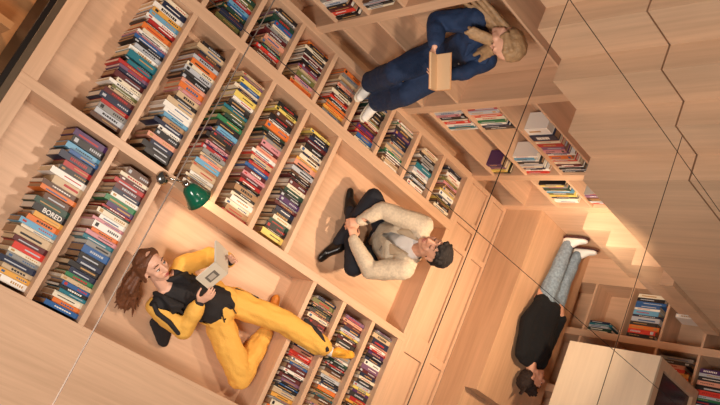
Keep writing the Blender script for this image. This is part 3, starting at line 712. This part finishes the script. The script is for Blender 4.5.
chain(bm, [(shA, .085), (lerp(shA, eA, .5), .08), (eA, .07), (lerp(eA, wA, .6), .062), (lerp(eA, wA, .88), .04)]); chain(bm, [(shB, .062), (lerp(shB, eB, .5), .055), (eB, .05), (lerp(eB, wB, .6), .045), (lerp(eB, wB, .88), .036)])
skin('blouse', bm, nv, B, .0085, 2, .009, 11)
P = lambda x, y, z: hip+F @ V((x, y, z))
bm = bmesh.new()
for q in (-1, 1): hull(bm, ell(P(q*.05, .03, .555), .014), ell(P(q*.085, .09, .51), .012), ell(P(q*.035, .12, .44), .010))
skin('collar', bm, nv, B, .007, 1)
for zz in (.22, .34): 
    bm = bmesh.new(); hull(bm, ell(P(0, .132, zz), (.007, .004, .007), F)); bm_obj('button', bm, plain('button_pearl', 'cfd2d6', .25), B, True)
nvt = plain('navy_trouser', '192c4b', .85, bump=.4, bscale=100, var=.1)
bm = bmesh.new(); F2 = frame(nk-hip, (-.2, -1, .1)); hull(bm, ell(hip, (.165, .11, .09), F2), ell(hip+V((0, 0, .08)), (.14, .1, .04), F2))
chain(bm, [(hA, .105), (lerp(hA, kA, .5), .10), (kA, .088), (lerp(kA, aA, .5), .088), (lerp(kA, aA, .93), .088)])
chain(bm, [(hB, .105), (lerp(hB, kB, .5), .10), (kB, .088), (lerp(kB, aB, .5), .088), (lerp(kB, aB, .93), .088)])
skin('trousers', bm, nvt, B, .009, 2, .009, 10)
wm = plain('sneaker_white', 'e8e3db', .6)
for hl, to in (((-.30, .76, .012), (-.34, .55, .012)), ((-.41, .86, .012), (-.47, .65, .012))):
    hl, to = V(hl), V(to)
    bm = bmesh.new(); shoe_geo(bm, hl+V((0, 0, .01)), to+V((0, 0, .01)), (0, 0, 1), .09, .042); s_ = skin('sneaker', bm, wm, B, .007, 2)
    bm = bmesh.new(); sole_geo(bm, hl, to, (0, 0, 1)); so = skin('sole', bm, plain('sole_cream', 'd8cdb9', .7), B, .007, 1)
open_book((-.74, .57, 1.12), .24, 'none', (.50, -.85, .0), (-.40, -.25, .75), .125, .95, 'open hardback with tan cover in the hands of the woman in navy', plain('cover_tan2', 'c08a5c', .6), None, plain('pages_shaded', 'cfae88', .8))  # tan pages: shade on the open pages is put into their colour

# ---- person in black shirt and jeans, lying on the bench
K = empty('person', (2.05, 0, .4), 'person in black shirt and pale jeans lying on the bench, eyes to the side', 'person')
hip, nk = V((2.03, .12, .50)), V((2.04, -.40, .51)); s1, s2 = V((1.90, -.365, .49)), V((2.18, -.34, .49))
h1, h2 = V((1.95, .14, .49)), V((2.11, .14, .49)); k1, k2 = V((1.97, .46, .50)), V((2.13, .46, .49)); a1, a2 = V((2.02, .76, .475)), V((2.20, .745, .475))
e1, e2 = V((1.835, -.08, .47)), V((2.25, -.06, .47)); w1, w2 = V((1.88, .12, .50)), V((2.14, .10, .59))
hd = Head((2.085, -.525, .535), (.75, -.02, .66), (.0, -1, .05), 1.02)
bm = bmesh.new(); torso(bm, hip, nk, (0, 0, 1), s1, s2, .88); hd.geo(bm); cap(bm, nk, .05, hd.p(0, -.02, -.06), .046)
chain(bm, [(s1, .04), (e1, .033), (w1, .024)]); chain(bm, [(s2, .04), (e2, .033), (w2, .024)])
hand(bm, w1, (0, 1, -.2), (1, 0, -.3), 1, .4, .95); hand(bm, w2, (-.6, .7, -.1), (0, 0, -1), 1, .4, .95)
chain(bm, [(h1, .08), (k1, .052), (a1, .036)]); chain(bm, [(h2, .08), (k2, .052), (a2, .036)])
skin('body', bm, SKIN, K, .0062, 2)
hd.features(K, LIP, False, '33231a')
bm = bmesh.new(); hull(bm, hd.e((0, -.03, .04), (.084, .09, .084)), hd.e((0, .03, .078), (.06, .045, .034))); hull(bm, hd.e((0, -.045, .0), (.08, .066, .07)))
rh = random.Random(3)
for i in range(24):
    a = rh.uniform(-2, 2); cap(bm, hd.p(math.sin(a)*.04, math.cos(a)*.045-.01, .1), .014, hd.p(math.sin(a)*.085, math.cos(a)*.09-.01, .09+rh.uniform(-.03, .03)), .01)
for i in range(4): chain(bm, [(hd.p(-.03*i, -.04, .11), .012), (hd.p(-.03*i-.01, -.06, .16+.01*i), .003)])
skin('hair', bm, plain('hair_brown', '2c1d16', .8, bump=.5, bscale=90), K, .006, 1, .005, 55)
bs = plain('shirt_black', '101013', .95, bump=.3, bscale=120)
bm = bmesh.new(); F = torso(bm, hip+V((0, -.0, 0)), nk+V((0, .01, 0)), (0, 0, 1), s1, s2, 1.02)
hull(bm, ell((1.94, -.40, .5), .05), ell((2.13, -.385, .5), .05), ell((2.04, -.2, .5), (.19, .1, .085)), ell((2.04, .05, .5), (.2, .1, .08)))
hull(bm, ell((1.93, .14, .49), .08), ell((2.13, .14, .49), .08), ell((2.03, .0, .5), (.13, .1, .09)))
chain(bm, [(s1, .066), (e1, .058), (lerp(e1, w1, .9), .044)]); chain(bm, [(s2, .066), (e2, .058), (lerp(e2, w2, .9), .044)])
skin('sweater', bm, bs, K, .0085, 2, .006, 12)
jn = plain('denim', '8596a3', .85, bump=.4, bscale=160, var=.28)
bm = bmesh.new(); hull(bm, ell(hip+V((0, .02, 0)), (.155, .09, .085)), ell((2.03, .2, .49), (.14, .06, .07)))
chain(bm, [(h1, .085), (lerp(h1, k1, .5), .078), (k1, .066), (lerp(k1, a1, .5), .062), (lerp(k1, a1, .95), .052)]); chain(bm, [(h2, .085), (lerp(h2, k2, .5), .078), (k2, .066), (lerp(k2, a2, .5), .062), (lerp(k2, a2, .95), .052)])
skin('jeans', bm, jn, K, .0085, 2, .006, 15)
for a, tx in ((a1, .06), (a2, .07)):
    hl = a+V((-.01, .075, -.045)); to = hl+V((tx*.7, .015, .20))
    bm = bmesh.new(); shoe_geo(bm, hl+V((0, -.008, 0)), to+V((0, -.008, 0)), (0, -1, .1), .1, .042); skin('sneaker', bm, wm, K, .007, 2)
    bm = bmesh.new(); sole_geo(bm, hl, to, (0, -1, .1), .047, .02); skin('sole', bm, plain('sole_maroon', '4a2624', .6), K, .006, 1)

# ------------------------------------------------------------------ green reading lamp
def lathe(bm, prof, c, axis, seg=32):
    a = V(axis).normalized(); q = V((0, 0, 1)).rotation_difference(a); c = V(c); rings = []
    for (r, z) in prof:
        rings.append([bm.verts.new(c+q @ V((r*math.cos(t*2*math.pi/seg), r*math.sin(t*2*math.pi/seg), z))) for t in range(seg)])
    for A, Bq in zip(rings, rings[1:]):
        for t in range(seg): bm.faces.new((A[t], A[(t+1) % seg], Bq[(t+1) % seg], Bq[t]))
LP = empty('wall_lamp', (-1.55, -.72, .002), 'green bell-shaded reading lamp on chrome bracket above the reclining woman', 'lamp')
ch = plain('chrome', 'b9b2a8', .18, 1.)
bm = bmesh.new(); lathe(bm, [(0, 0), (.045, 0), (.047, .006), (.04, .018), (.022, .03), (0, .034)], (-1.55, -.735, .002), (0, 0, 1)); bm_obj('mount', bm, ch, LP, True)
neck_ = V((-1.43, -.70, .085)); ax = V((.96, -.24, -.10)).normalized()
bm = bmesh.new(); chain(bm, [(V((-1.55, -.735, .03)), .009), (V((-1.535, -.73, .085)), .009), (V((-1.48, -.712, .092)), .008), (neck_, .012)]); bm_obj('arm', bm, ch, LP, True)
bm = bmesh.new(); lathe(bm, [(0, -.01), (.022, -.01), (.024, .02), (.02, .025)], neck_, ax); bm_obj('socket', bm, ch, LP, True)
bm = bmesh.new(); lathe(bm, [(.02, .02), (.034, .028), (.052, .05), (.062, .085), (.072, .12), (.092, .158), (.089, .157), (.069, .12), (.058, .085), (.048, .052), (.03, .033), (.018, .028)], neck_, ax); bm_obj('lamp_shade', bm, plain('green_enamel', '0f5a42', .18), LP, True)
bm = bmesh.new(); hull(bm, ell(neck_+ax*.085, .028)); bm_obj('bulb', bm, plain('bulb', 'ffe0b0', .4, emit=6.), LP, True)

# ------------------------------------------------------------------ lights
def area(loc, target, energy, size, color, spread=180):
    l = bpy.data.lights.new('area', 'AREA'); l.energy = energy; l.size = size; l.color = color; l.shape = 'DISK'; l.spread = math.radians(spread)
    o = bpy.data.objects.new('unseen_light', l); COL.objects.link(o); o.location = loc
    o.rotation_euler = (V(target)-V(loc)).to_track_quat('-Z', 'Y').to_euler()
    return o
def spot(loc, target, energy, color, ang, r=.03, blend=.6):
    l = bpy.data.lights.new('spot', 'SPOT'); l.energy = energy; l.color = color; l.spot_size = math.radians(ang); l.spot_blend = blend; l.shadow_soft_size = r
    o = bpy.data.objects.new('lamp_light', l); COL.objects.link(o); o.location = loc
    o.rotation_euler = (V(target)-V(loc)).to_track_quat('-Z', 'Y').to_euler(); return o
WARM = (1, .80, .62)
area((.95, -.25, 2.5), (.85, -.28, 0), 22, .13, (1, .72, .48), 88)
area((-1.0, -.45, 2.78), (-1.05, -.5, 0), 19, .16, (1, .81, .65), 108)
area((-3.4, -3.0, 3.4), (.3, -.1, .7), 160, 1.3, (1, .89, .81))  # added unseen fill from the camera side, evens the casing; no ceiling fixture
area((.55, -.25, 1.5), (1.6, .72, .98), 6, .12, (1, .8, .6), 62)  # small unseen light added below the ceiling to brighten step faces and shelves
area((-3.5, .2, 1.2), (-3.2, .0, -.5), 5, .3, (1, .6, .35), 90)  # unseen warm light added to lift the dim lower-level bookcase
spot(neck_+ax*.10, neck_+ax*1.+V((0, -.25, -.25)), 14, (1, .72, .42), 130)
w = bpy.data.worlds.new('World'); S.world = w; w.use_nodes = True
w.node_tree.nodes['Background'].inputs[0].default_value = (1, .86, .74, 1); w.node_tree.nodes['Background'].inputs[1].default_value = .10
# ------------------------------------------------------------------ camera
cd = bpy.data.cameras.new('Camera'); cam = bpy.data.objects.new('Camera', cd); COL.objects.link(cam)
cd.sensor_width = 36; cd.lens = 816.935/720*36; cd.clip_start = .05
Rw = Matrix(Rm).transposed().to_4x4(); Rw.translation = camp; cam.matrix_world = Rw
S.camera = cam
S.view_settings.view_transform = 'Standard'; S.view_settings.look = 'None'; S.view_settings.exposure = -.05; S.view_settings.gamma = 1
S.view_settings.use_curve_mapping = False
